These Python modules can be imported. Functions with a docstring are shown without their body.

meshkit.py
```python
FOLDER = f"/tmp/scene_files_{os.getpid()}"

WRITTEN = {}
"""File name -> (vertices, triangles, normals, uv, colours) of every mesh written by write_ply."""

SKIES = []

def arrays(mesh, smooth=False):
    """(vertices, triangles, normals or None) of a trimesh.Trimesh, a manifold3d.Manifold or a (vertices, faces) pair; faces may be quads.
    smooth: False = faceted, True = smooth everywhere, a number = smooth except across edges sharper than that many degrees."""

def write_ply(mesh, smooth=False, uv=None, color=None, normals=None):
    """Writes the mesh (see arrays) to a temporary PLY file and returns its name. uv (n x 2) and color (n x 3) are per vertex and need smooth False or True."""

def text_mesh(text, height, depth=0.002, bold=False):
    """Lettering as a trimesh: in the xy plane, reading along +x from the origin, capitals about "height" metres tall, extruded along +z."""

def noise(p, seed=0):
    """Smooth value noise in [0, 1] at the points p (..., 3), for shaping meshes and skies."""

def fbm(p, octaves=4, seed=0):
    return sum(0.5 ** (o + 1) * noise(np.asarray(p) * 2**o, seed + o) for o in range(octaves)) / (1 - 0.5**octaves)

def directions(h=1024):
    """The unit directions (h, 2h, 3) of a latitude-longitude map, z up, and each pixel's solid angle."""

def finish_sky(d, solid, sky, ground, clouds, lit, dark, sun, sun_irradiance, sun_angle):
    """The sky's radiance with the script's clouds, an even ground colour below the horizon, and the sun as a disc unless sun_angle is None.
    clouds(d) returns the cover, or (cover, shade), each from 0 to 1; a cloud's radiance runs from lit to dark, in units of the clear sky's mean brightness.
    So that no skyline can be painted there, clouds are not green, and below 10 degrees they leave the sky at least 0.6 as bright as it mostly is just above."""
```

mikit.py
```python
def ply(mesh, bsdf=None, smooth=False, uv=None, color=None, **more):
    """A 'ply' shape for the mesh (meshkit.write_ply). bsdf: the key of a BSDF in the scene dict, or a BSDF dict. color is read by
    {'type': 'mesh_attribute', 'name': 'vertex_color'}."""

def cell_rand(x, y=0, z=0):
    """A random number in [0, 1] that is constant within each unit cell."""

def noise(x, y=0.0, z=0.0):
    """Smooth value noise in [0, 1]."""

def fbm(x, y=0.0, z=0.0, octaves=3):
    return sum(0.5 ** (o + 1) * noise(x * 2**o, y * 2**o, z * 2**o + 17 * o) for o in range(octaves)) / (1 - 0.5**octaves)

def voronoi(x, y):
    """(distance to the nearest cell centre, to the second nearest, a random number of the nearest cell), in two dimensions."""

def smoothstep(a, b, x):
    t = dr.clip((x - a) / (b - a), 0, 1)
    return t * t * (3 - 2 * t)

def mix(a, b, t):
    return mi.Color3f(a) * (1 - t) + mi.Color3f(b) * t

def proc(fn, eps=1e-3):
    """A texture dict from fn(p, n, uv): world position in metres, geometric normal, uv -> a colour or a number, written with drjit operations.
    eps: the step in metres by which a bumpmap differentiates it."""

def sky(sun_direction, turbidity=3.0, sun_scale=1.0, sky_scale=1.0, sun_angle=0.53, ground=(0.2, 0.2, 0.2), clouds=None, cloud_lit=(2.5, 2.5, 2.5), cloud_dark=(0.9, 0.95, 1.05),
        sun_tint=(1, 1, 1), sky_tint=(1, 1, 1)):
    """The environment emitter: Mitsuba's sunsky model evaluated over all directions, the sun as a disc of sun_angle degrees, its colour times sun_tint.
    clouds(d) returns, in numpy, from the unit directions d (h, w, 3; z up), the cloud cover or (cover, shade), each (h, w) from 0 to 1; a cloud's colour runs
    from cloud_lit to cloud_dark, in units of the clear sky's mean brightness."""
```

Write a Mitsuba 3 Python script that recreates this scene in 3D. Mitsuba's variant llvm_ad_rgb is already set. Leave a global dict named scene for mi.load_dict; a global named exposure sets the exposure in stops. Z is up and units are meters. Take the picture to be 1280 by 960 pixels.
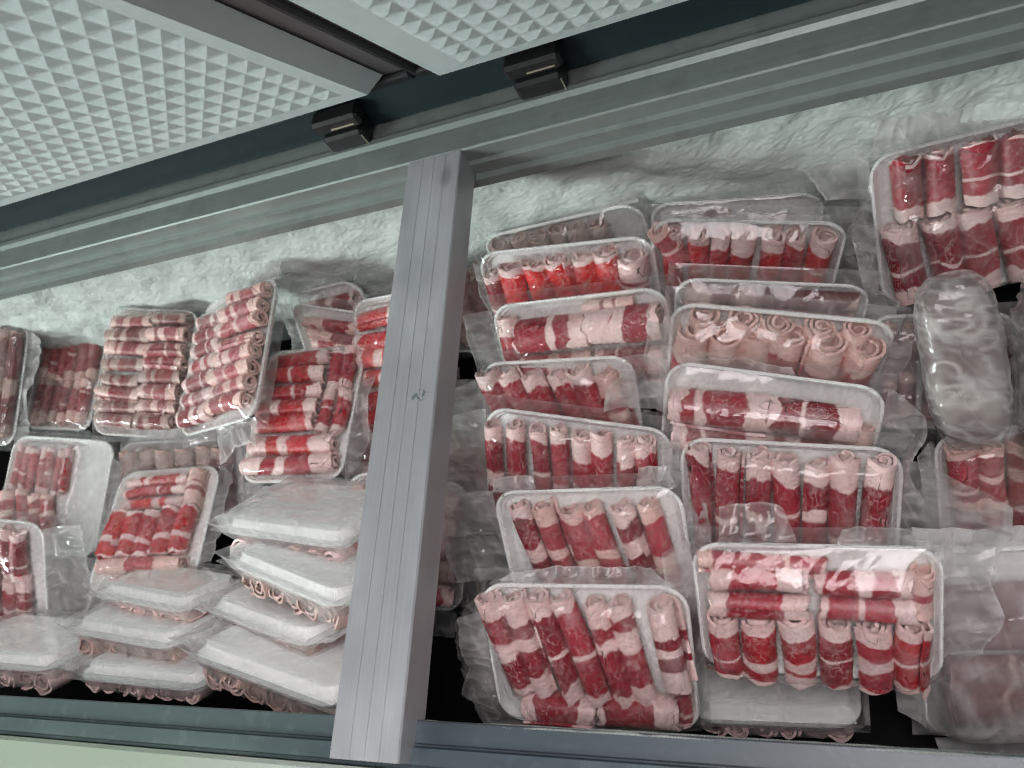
import math, numpy as np, trimesh, mitsuba as mi, drjit as dr, mikit, meshkit
from scipy import ndimage
from mikit import proc, noise, fbm, smoothstep, mix

# ---------------------------------------------------------------- camera, lamps' brightness, exposure
T = mi.ScalarTransform4f
scene, labels = {}, {}
exposure = 0.52
CAM = dict(pos=[0.32865, 0.02376, 0.49747], fwd=[-0.39327, 0.39664, -0.82947], down=[-0.11403, -0.91624, -0.38406])
scene['camera'] = {'type': 'thinlens', 'fov': 65.23, 'fov_axis': 'x', 'near_clip': 0.02, 'far_clip': 60.0, 'aperture_radius': 0.0016, 'focus_distance': 0.66,
    'to_world': T().look_at(origin=CAM['pos'], target=[a + b for a, b in zip(CAM['pos'], CAM['fwd'])], up=[-v for v in CAM['down']])}
scene['room_light'] = {'type': 'constant', 'radiance': {'type': 'rgb', 'value': [0.022, 0.027, 0.026]}}
KEY = [24.5, 26.8, 26.0]      # added low lamp at the front left, in place of bounced room light
FILL = [7.0, 6.5, 6.6]     # ceiling fitting over the front of the freezer

# ---------------------------------------------------------------- materials
def rgb(*v): return {'type': 'rgb', 'value': list(v)}
def mat(name, d): scene[name] = {'type': 'twosided', 'b': d} if d['type'] not in ('twosided', 'blendbsdf', 'principledthin', 'mask') else d

def meat_colour(p, n, uv):
    code = dr.floor(uv.x / 4)
    t = dr.clip((uv.x - code * 4 - 0.5) / 3, 0, 1)
    a = code - 8 * dr.floor(code / 8); code = dr.floor(code / 8)
    b = code - 8 * dr.floor(code / 8); code = dr.floor(code / 8)
    m = code - 4 * dr.floor(code / 4); code = dr.floor(code / 4)
    w = code - 4 * dr.floor(code / 4); tone = dr.floor(code / 4)
    grp = dr.floor(tone / 4); sub = (tone - 4 * grp) / 3
    v = uv.y
    warp = (fbm(v * 0.55, t * 2.2, 3.1, 3) - 0.5)
    fine = (noise(v * 5.0, t * 22.0, 1.7) - 0.5)
    tw = t + 0.24 * warp + 0.03 * fine
    fat = smoothstep(-0.012, 0.012, a * 0.053 - 0.012 - tw)
    fat = dr.maximum(fat, smoothstep(-0.012, 0.012, tw - (1.012 - b * 0.053)))
    mid = 0.34 + 0.11 * m
    width = w * 0.030
    t2 = t + 0.30 * (fbm(v * 0.4 + 40, t * 2.5, 9.4, 3) - 0.5)
    fat = dr.maximum(fat, smoothstep(-0.016, 0.016, width - dr.abs(t2 - mid) - 0.004))
    vein = dr.abs(fbm(v * 1.3 + 7, t * 6.5, 5.0, 3) - 0.5)
    vein2 = dr.abs(fbm(v * 2.3 + 90, t * 11.0 + 3, 2.0, 3) - 0.49)
    amount = 0.35 + 0.65 * noise(v * 0.3, t * 2, 8.0)
    veins = dr.maximum(1 - smoothstep(0.0, 0.034, vein), 1 - smoothstep(0.0, 0.040, vein2)) * amount * 0.50
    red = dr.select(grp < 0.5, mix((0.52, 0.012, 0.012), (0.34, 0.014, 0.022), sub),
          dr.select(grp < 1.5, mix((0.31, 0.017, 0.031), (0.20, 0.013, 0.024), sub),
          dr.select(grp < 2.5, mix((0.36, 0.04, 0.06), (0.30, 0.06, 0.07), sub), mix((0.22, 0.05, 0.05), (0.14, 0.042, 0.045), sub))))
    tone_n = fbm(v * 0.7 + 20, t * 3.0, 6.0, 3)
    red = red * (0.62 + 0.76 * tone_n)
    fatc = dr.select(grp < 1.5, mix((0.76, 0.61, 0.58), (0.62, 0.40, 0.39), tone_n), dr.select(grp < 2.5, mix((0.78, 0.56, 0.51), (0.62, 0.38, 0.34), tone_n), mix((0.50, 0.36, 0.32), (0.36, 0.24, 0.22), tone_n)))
    col = mix(red, fatc, dr.clip(fat + veins * (1 - fat), 0, 1))
    ice = smoothstep(0.52, 0.85, fbm(p.x * 38, p.y * 38, p.z * 38, 3)) * 0.24
    col = col * (0.86 + 0.28 * noise(v * 1.5, t * 60.0, 4.0))
    return mix(col, (0.66, 0.58, 0.58), ice)
mat('meat', {'type': 'principled', 'base_color': proc(meat_colour), 'roughness': 0.42, 'specular': 0.45})

def foam_colour(p, n, uv):
    g = noise(p.x * 420, p.y * 420, p.z * 420)
    d = fbm(p.x * 24, p.y * 24, p.z * 24, 3)
    return mix((0.78, 0.79, 0.77), (0.69, 0.70, 0.68), d) * (0.94 + 0.08 * g)
mat('foam', {'type': 'principled', 'base_color': proc(foam_colour), 'roughness': 0.6, 'specular': 0.3})

def film_weight(p, n, uv):
    s = fbm(p.x * 70 + 11, p.y * 60, p.z * 70, 3)
    streak = 1 - smoothstep(0.0, 0.05, dr.abs(fbm(p.x * 34 + p.z * 30, p.y * 22 - p.z * 40, p.x * 17 + 5, 3) - 0.5))
    return dr.clip(uv.x * (0.45 + 1.1 * s) + 0.16 * streak * (0.12 + uv.x * 2.4), 0.0, 0.93)
scene['film'] = {'type': 'blendbsdf', 'weight': proc(film_weight),
    'a': {'type': 'thindielectric', 'int_ior': 1.31},
    'b': {'type': 'principledthin', 'base_color': rgb(0.80, 0.80, 0.79), 'roughness': 0.32, 'diff_trans': 0.95, 'spec_trans': 0.0}}

def metal_colour(p, n, uv):
    brush = noise(p.x * 14, p.y * 900, p.z * 900)
    d = fbm(p.x * 9, p.y * 9, p.z * 9, 4)
    wet = smoothstep(0.55, 0.75, fbm(p.x * 55, p.y * 55, p.z * 55, 3))
    return mix((0.25, 0.285, 0.275), (0.19, 0.215, 0.205), d) * (0.92 + 0.12 * brush) * (1 - 0.10 * wet)
mat('rim_metal', {'type': 'principled', 'base_color': proc(metal_colour), 'roughness': 0.40, 'metallic': 0.35, 'specular': 0.5})
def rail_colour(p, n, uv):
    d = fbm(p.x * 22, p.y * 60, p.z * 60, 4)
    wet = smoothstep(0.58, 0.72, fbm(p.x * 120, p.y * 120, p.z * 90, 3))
    return mix(mix((0.080, 0.118, 0.112), (0.050, 0.068, 0.082), smoothstep(-0.1, 0.1, p.x + 0.1 * d)), (0.035, 0.045, 0.05), d * 0.6) * (1 + 0.18 * wet)  # teal left to darker blue-grey right: uneven lighting put into the colour
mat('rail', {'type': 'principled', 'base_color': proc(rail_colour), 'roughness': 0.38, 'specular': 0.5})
def bar_colour(p, n, uv):
    brush = noise(p.x * 1500, p.y * 9, p.z * 1500)
    d = fbm(p.x * 16, p.y * 8, p.z * 16, 4)
    smudge = smoothstep(0.50, 0.58, fbm(p.x * 420, p.y * 420, 1.0, 2)) * smoothstep(0.010, 0.005, dr.sqrt(dr.square(p.x - 0.012) + dr.square((p.y - 0.262) * 1.5)))
    s2 = smoothstep(0.013, 0.004, dr.sqrt(dr.square((p.x - 0.015) * 1.6) + dr.square((p.y - 0.474) * 0.8)))
    c = mix((0.42, 0.43, 0.445), (0.29, 0.30, 0.315), smoothstep(0.3, 0.7, d)) * (0.95 + 0.09 * brush)
    c = mix(c, (0.03, 0.07, 0.07), smudge * 0.7)
    return mix(c, (0.12, 0.13, 0.125), s2 * 0.5)
mat('bar_metal', {'type': 'principled', 'base_color': proc(bar_colour), 'roughness': 0.42, 'metallic': 0.30, 'specular': 0.5})
def liner_colour(p, n, uv):
    d = fbm(p.x * 12, p.y * 12, p.z * 12, 3)
    return mix((0.64, 0.715, 0.705), (0.55, 0.62, 0.61), d)
mat('liner', {'type': 'principled', 'base_color': proc(liner_colour), 'roughness': 0.38, 'specular': 0.4})
def shell_colour(p, n, uv):
    s = fbm(p.x * 90, p.y * 5, p.z * 5, 3)
    return mix((0.17, 0.155, 0.162), (0.085, 0.078, 0.083), s)
mat('shell', {'type': 'principled', 'base_color': proc(shell_colour), 'roughness': 0.45})
mat('rubber', {'type': 'principled', 'base_color': rgb(0.018, 0.018, 0.020), 'roughness': 0.5})
mat('floor_painted_shade', {'type': 'diffuse', 'reflectance': rgb(0.012, 0.012, 0.013)})  # shade painted into the floor colour: near-black so gaps between trays stay dark
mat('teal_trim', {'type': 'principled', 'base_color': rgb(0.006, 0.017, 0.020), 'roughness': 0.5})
mat('black_plastic', {'type': 'principled', 'base_color': rgb(0.012, 0.012, 0.013), 'roughness': 0.35})
mat('wire', {'type': 'principled', 'base_color': rgb(0.55, 0.50, 0.40), 'roughness': 0.3, 'metallic': 0.8})
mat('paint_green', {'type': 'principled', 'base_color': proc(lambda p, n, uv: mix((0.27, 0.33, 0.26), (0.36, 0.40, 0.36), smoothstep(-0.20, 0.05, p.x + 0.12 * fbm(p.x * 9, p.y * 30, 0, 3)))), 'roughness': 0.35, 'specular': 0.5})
def frost_colour(p, n, uv):
    d = fbm(p.x * 60, p.y * 60, p.z * 60, 4)
    e = fbm(p.x * 11, p.y * 11, p.z * 11, 3)
    return mix((0.64, 0.68, 0.66), (0.52, 0.57, 0.545), d * 0.4 + e * 0.6)
mat('frost_snow', {'type': 'diffuse', 'reflectance': proc(frost_colour)})
def wall_colour(p, n, uv): return mix((0.30, 0.33, 0.33), (0.20, 0.22, 0.22), fbm(p.x * 14, p.y * 14, p.z * 14, 3))
mat('inner_liner', {'type': 'principled', 'base_color': proc(wall_colour), 'roughness': 0.6})
def slab_colour(p, n, uv):
    k = fbm(p.x * 30, p.y * 30 + 4, p.z * 30, 4)
    v = 1 - smoothstep(0.0, 0.06, dr.abs(fbm(p.x * 26 + 3, p.y * 46, p.z * 26, 3) - 0.5))
    return mix(mix((0.11, 0.075, 0.07), (0.25, 0.22, 0.205), smoothstep(0.38, 0.62, k)), (0.42, 0.39, 0.37), v * 0.7)
mat('slab_meat', {'type': 'principled', 'base_color': proc(slab_colour), 'roughness': 0.5})
def pale_colour(p, n, uv): return mix((0.50, 0.49, 0.47), (0.26, 0.22, 0.22), smoothstep(0.42, 0.66, fbm(p.x * 16, p.y * 16 + 2, p.z * 16, 3)))
mat('pale_meat', {'type': 'principled', 'base_color': proc(pale_colour), 'roughness': 0.6})
def pink_colour(p, n, uv):
    k = fbm(p.x * 34, p.y * 34 + 4, p.z * 34, 3)
    return mix((0.15, 0.022, 0.03), (0.52, 0.40, 0.37), smoothstep(0.44, 0.56, k))
mat('pink_meat', {'type': 'principled', 'base_color': proc(pink_colour), 'roughness': 0.45})

# ---------------------------------------------------------------- small mesh helpers
def obj(key, mesh, m, smooth=30, **k):
    base, i = key, 0
    while key in scene:
        i += 1; key = f'{base}_{i:03d}'
    scene[key] = mikit.ply(mesh, m, smooth=smooth, **k)
    return key
def tag(key, label, cat=None, group=None, kind=None):
    labels[key] = {a: b for a, b in (('label', label), ('category', cat), ('group', group), ('kind', kind)) if b}
def grid_faces(nu, nv, close=False):
    i, j = np.meshgrid(np.arange(nu if close else nu - 1), np.arange(nv - 1), indexing='ij')
    a, b = i * nv + j, ((i + 1) % nu) * nv + j
    q = np.stack([a, b, b + 1, a + 1], -1).reshape(-1, 4)
    return np.vstack([q[:, [0, 1, 2]], q[:, [0, 2, 3]]])
def extrude_x(prof, x0, x1, nx=2):
    """A (y, z) profile polygon, listed counter-clockwise seen from +x, drawn out along x."""
    from shapely.geometry import Polygon
    m = trimesh.creation.extrude_polygon(Polygon(prof), x1 - x0, engine='earcut')
    v = m.vertices.copy(); m.vertices = np.stack([v[:, 2] + x0, v[:, 0], v[:, 1]], 1)
    m.fix_normals(); return m
def bev_box(lo, hi, c=0.0012):
    lo, hi = np.array(lo, float), np.array(hi, float); pts = []
    for s in np.ndindex(2, 2, 2):
        for k in range(3):
            p = np.where(s, hi, lo) + np.where(s, -c, c); p[k] = (hi if s[k] else lo)[k]; pts.append(p)
    return trimesh.convex.convex_hull(np.array(pts))
def place(v, R, c): return v @ R.T + c

# ---------------------------------------------------------------- the freezer
FZ = 'chest_freezer'
tag(FZ, 'grey metal chest freezer with two raised lids and frosted inside walls', 'freezer')
X0, X1 = -1.02, 0.72
back = [(0.600, -0.10), (0.600, 0.000), (0.5415, 0.000), (0.5365, 0.0035), (0.531, 0.0035), (0.527, 0.000), (0.501, 0.000), (0.4995, -0.0015), (0.4995, -0.0165), (0.4955, -0.018),
        (0.4955, -0.0310), (0.490, -0.0325), (0.490, -0.0430), (0.494, -0.046), (0.512, -0.050), (0.535, -0.10)]
obj(FZ + '__back_rim', extrude_x(back, X0, X1), 'rim_metal', smooth=False)
front = [(0.0268, -0.085), (0.0268, -0.0200), (0.0258, -0.0185), (0.0125, -0.0185), (0.0115, -0.0215), (0.0105, -0.0215), (0.0095, -0.0145), (-0.0010, -0.0145), (-0.0020, -0.019), (-0.0042, -0.019), (-0.0042, -0.085)]
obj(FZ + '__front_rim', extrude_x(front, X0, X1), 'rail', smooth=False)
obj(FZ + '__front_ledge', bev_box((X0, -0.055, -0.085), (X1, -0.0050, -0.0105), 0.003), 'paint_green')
tag(FZ + '__front_ledge', 'pale green painted front ledge')
# the bar across the middle: three fine grooves along its top face
hw = 0.0276
prof = [(-hw, -0.030), (-hw, -0.0012), (-hw + 0.0012, 0.0)]
for gx in (-0.011, 0.001, 0.0125):
    prof += [(gx - 0.00022, 0.0), (gx - 0.0002, -0.0005), (gx + 0.0002, -0.0005), (gx + 0.00022, 0.0)]
prof += [(hw - 0.0012, 0.0), (hw, -0.0012), (hw, -0.030)]
from shapely.geometry import Polygon
bar = trimesh.creation.extrude_polygon(Polygon(prof), 0.500, engine='earcut')
v = bar.vertices.copy(); bar.vertices = np.stack([v[:, 0], v[:, 2] - 0.0005, v[:, 1]], 1); bar.fix_normals()
obj(FZ + '__centre_bar', bar, 'bar_metal', smooth=False)
# rear upstand in the shade below the lids
obj(FZ + '__rear_trim', bev_box((X0, 0.556, 0.0005), (X1, 0.575, 0.075), 0.002), 'teal_trim')
# inside walls, floor
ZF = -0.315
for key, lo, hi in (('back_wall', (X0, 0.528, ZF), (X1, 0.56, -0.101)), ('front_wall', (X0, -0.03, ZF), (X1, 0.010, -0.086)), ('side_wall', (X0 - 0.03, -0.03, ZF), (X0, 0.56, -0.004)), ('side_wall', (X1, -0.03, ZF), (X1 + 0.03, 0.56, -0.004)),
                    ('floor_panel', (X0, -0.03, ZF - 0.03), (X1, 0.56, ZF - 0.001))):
    obj(FZ + '__' + key, bev_box(lo, hi), 'floor_painted_shade' if key == 'floor_panel' else 'inner_liner')
def frost(x0, x1, z0, z1, ybase, depth, sign, nx, nz, seed, top=0.5):
    x, z = np.meshgrid(np.linspace(x0, x1, nx), np.linspace(z0, z1, nz), indexing='ij')
    p = np.stack([x * 20, z * 26, 0 * x + seed], -1)
    rng = np.random.default_rng(seed)
    big = ndimage.gaussian_filter(meshkit.fbm(p, 3, seed), 3)
    H, dx, dz = 0.018 * big, (x1 - x0) / (nx - 1), (z1 - z0) / (nz - 1)
    for _ in range(int(nx * nz * 0.085)):                          # rounded crumbs of snow heaped on each other
        ci, cj = rng.integers(0, nx), rng.integers(0, nz)
        r = 0.0024 + 0.0105 * rng.random() ** 3
        ri, rj = int(r / dx) + 1, int(r / dz) + 1
        a, b, c, e = max(ci - ri, 0), min(ci + ri + 1, nx), max(cj - rj, 0), min(cj + rj + 1, nz)
        q = r * r - ((np.arange(a, b) - ci) * dx)[:, None] ** 2 - ((np.arange(c, e) - cj) * dz)[None] ** 2
        top_ = 0.018 * big[ci, cj] + rng.uniform(-0.2, 0.25) * r + 0.6 * np.sqrt(np.clip(q, 0, None))
        H[a:b, c:e] = np.where(q > 0, np.maximum(H[a:b, c:e], top_), H[a:b, c:e])
    base = 0.018 * big
    H = 0.75 * base + 0.36 * ndimage.gaussian_filter(H - base, 2.8) + 0.0007 * ndimage.gaussian_filter(rng.normal(size=H.shape), 0.9) + 0.0007 * ndimage.gaussian_filter(rng.normal(size=H.shape), 2.0)
    edge = np.clip((z1 - z) / 0.010, 0, 1) ** top
    d = depth / 0.030 * H * edge + 0.15 * depth
    z = z + 0.012 * (meshkit.fbm(np.stack([x * 24, 0 * x, 0 * x + seed], -1), 3, seed + 2) - 0.5) * ((z - z0) / (z1 - z0))
    return np.stack([x, ybase + sign * d, z], -1).reshape(-1, 3), grid_faces(nx, nz)
k = obj(FZ + '__frost', frost(X0, X1, -0.24, -0.041, 0.527, 0.034, -1, 1150, 170, 3), 'frost_snow', smooth=True)
tag(k, 'thick snowy frost on the back inside wall', kind='stuff')
k = obj(FZ + '__frost', frost(0.03, X1, -0.10, -0.0180, 0.0240, 0.007, 1, 500, 60, 8), 'frost_snow', smooth=True)
tag(k, 'crust of ice along the front rim', kind='stuff')
# lids: raised liner with a field of small pyramids, shell behind it, rubber seal
TH = 1.05135; HB = np.array([0, 0.53856, 0.0500])
U = np.array([0, -math.cos(TH), math.sin(TH)]); NL = np.array([0, -math.sin(TH), -math.cos(TH)])      # up along the lid; out of its inner face
def lidpt(x, u, h): return HB + np.outer(x, [1, 0, 0]) + np.outer(u, U) + np.outer(h, NL)
PIT = 0.0205
def liner_mesh(xa, xb, ub, ut, px0, pu0, npx, npu, sl, sr):
    """xa..xb, ub..ut: edges of the raised face; its sides slope back to the shell."""
    V, F = [], []
    def quad(a, b, c, d):
        n = len(V); V.extend([a, b, c, d]); F.extend([[n, n + 1, n + 2], [n, n + 2, n + 3]])
    def P(x, u, h): return lidpt([x], [u], [h])[0]
    x1, u1 = px0 + npx * PIT, pu0 + npu * PIT
    for a, b, c, d in ((xa, ub, xb, pu0), (xa, u1, xb, ut), (xa, pu0, px0, u1), (x1, pu0, xb, u1)):
        if c - a > 1e-5 and d - b > 1e-5: quad(P(a, b, 0), P(c, b, 0), P(c, d, 0), P(a, d, 0))
    g = 0.015                                                      # depth of the sloping sides; sl, sr: their width
    quad(P(xa - sl, ub - 0.006, -g), P(xb + sr, ub - 0.006, -g), P(xb, ub, 0), P(xa, ub, 0)); quad(P(xa, ut, 0), P(xb, ut, 0), P(xb + sr, ut + 0.01, -g), P(xa - sl, ut + 0.01, -g))
    quad(P(xb, ub, 0), P(xb + sr, ub - 0.006, -g), P(xb + sr, ut + 0.01, -g), P(xb, ut, 0)); quad(P(xa - sl, ub - 0.006, -g), P(xa, ub, 0), P(xa, ut, 0), P(xa - sl, ut + 0.01, -g))
    for i in range(npx):
        for j in range(npu):
            x, u = px0 + i * PIT, pu0 + j * PIT; e = 0.0009; hgt = 0.0028
            c = [P(x, u, 0), P(x + PIT, u, 0), P(x + PIT, u + PIT, 0), P(x, u + PIT, 0)]
            q = [P(x + e, u + e, 0), P(x + PIT - e, u + e, 0), P(x + PIT - e, u + PIT - e, 0), P(x + e, u + PIT - e, 0)]
            top = P(x + PIT / 2, u + PIT / 2, hgt)
            for k in range(4):
                quad(c[k], c[(k + 1) % 4], q[(k + 1) % 4], q[k])
                n = len(V); V.extend([q[k], q[(k + 1) % 4], top]); F.append([n, n + 1, n + 2])
    m = trimesh.Trimesh(np.array(V), np.array(F), process=False)
    fn = m.face_normals @ NL
    m.faces[fn < 0] = m.faces[fn < 0][:, ::-1]
    return m
def slab(xa, xb, ua, ub, h0, h1, c=0.002):
    b = bev_box((xa, ua, h0), (xb, ub, h1), c); v = b.vertices
    b.vertices = lidpt(v[:, 0], v[:, 1], v[:, 2]); b.fix_normals(); return b
LID = FZ + '__lid'
for key, side in ((LID, 'left'), (LID + '_001', 'right')):
    tag(key, 'raised left freezer lid' if side == 'left' else 'raised right freezer lid')
    if side == 'left':
        lin = liner_mesh(-0.98, -0.0385, 0.010, 0.62, -0.0526 - 44 * PIT, 0.027, 44, 28, 0.02, 0.015); sh, ga = (-1.02, -0.0005), (-0.017, 0.0045)
    else:
        lin = liner_mesh(0.031, 0.70, 0.004, 0.62, 0.0585, 0.018, 30, 28, 0.002, 0.02); sh, ga = (0.0005, 0.72), (0.0060, 0.0200)
    obj(key + '__liner', lin, 'liner', smooth=False)
    obj(key + '__shell', slab(sh[0], sh[1], -0.010 if side == 'left' else -0.014, 0.65, -0.065, -0.0165), 'shell')
    for gx in ga[1:] if side == 'left' else ():
        obj(key + '__seal', slab(gx - 0.0035, gx + 0.0035, -0.004, 0.645, -0.0164, -0.010, 0.0018), 'rubber')
    obj(key + '__lower_frame', slab(sh[0], sh[1], -0.016, 0.000, -0.0164, -0.010, 0.002), 'rubber')
for x in (-0.092, 0.109):
    k = obj(FZ + '__hinge', bev_box((x - 0.022, 0.531, 0.0042), (x + 0.022, 0.555, 0.024), 0.003), 'black_plastic')
    obj(k + '__bracket', bev_box((x - 0.026, 0.536, 0.024), (x + 0.026, 0.5555, 0.040), 0.003), 'black_plastic')
    obj(k + '__pin', bev_box((x - 0.006, 0.5340, 0.0300), (x + 0.020, 0.5359, 0.0315), 0.0004), 'wire')
    obj(k + '__spring', bev_box((x + 0.0205, 0.5295, 0.006), (x + 0.0217, 0.5309, 0.020), 0.0003), 'wire')

# ---------------------------------------------------------------- trays of rolled meat
def rounded(w, h, r, n=6):
    pts = []
    for cx, cy, a0 in ((w / 2 - r, h / 2 - r, 0), (-w / 2 + r, h / 2 - r, 90), (-w / 2 + r, -h / 2 + r, 180), (w / 2 - r, -h / 2 + r, 270)):
        for a in np.radians(np.linspace(a0, a0 + 90, n)): pts.append((cx + r * math.cos(a), cy + r * math.sin(a)))
    return np.array(pts)
DEP = 0.009
def tray_mesh(w, h, seed, dep):
    q = dep / 0.013
    loops = [(0.012 + 0.016 * q, 0.010, -dep - 0.0030, 0.8), (0.012 + 0.009 * q, 0.014, -dep - 0.0029, 1), (0.012 + 0.006 * q, 0.015, -dep - 0.0018, 1), (0.012, 0.018, -0.0045, 1), (0.002, 0.021, -0.0032, 1), (0.0, 0.022, -0.0015, 1), (0.0008, 0.022, -0.0003, 1), (0.003, 0.021, 0.0, 1),
             (0.0055, 0.019, -0.0002, 1), (0.0075, 0.018, -0.0015, 1), (0.010 + 0.008 * q, 0.014, -dep + 0.001, 1), (0.010 + 0.011 * q, 0.013, -dep, 1), (0.04, 0.006, -dep, 1)]
    V = []
    for k, (ins, r, z, _) in enumerate(loops):
        p = rounded(w - ins, h - ins, r, 8); V.append(np.c_[p, np.full(len(p), z)])
    n = len(V[0]); V = np.array(V)
    warp = (meshkit.fbm(np.stack([V[..., 0] * 14, V[..., 1] * 14, 0 * V[..., 0] + seed], -1), 2, seed) - 0.5) * 0.003
    V[..., 2] += warp
    flat = V.reshape(-1, 3)
    F = []
    for k in range(len(loops) - 1):
        i = np.arange(n); a, b = k * n + i, k * n + (i + 1) % n
        F += [np.stack([a, b, b + n], 1), np.stack([a, b + n, a + n], 1)]
    c0, c1 = len(flat), len(flat) + 1
    flat = np.vstack([flat, V[0].mean(0), V[-1].mean(0)])
    i = np.arange(n); j = (i + 1) % n; L = (len(loops) - 1) * n
    F += [np.stack([j, i, 0 * i + c0], 1), np.stack([L + i, L + j, 0 * i + c1], 1)]
    return trimesh.Trimesh(flat, np.vstack(F), process=False)

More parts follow.
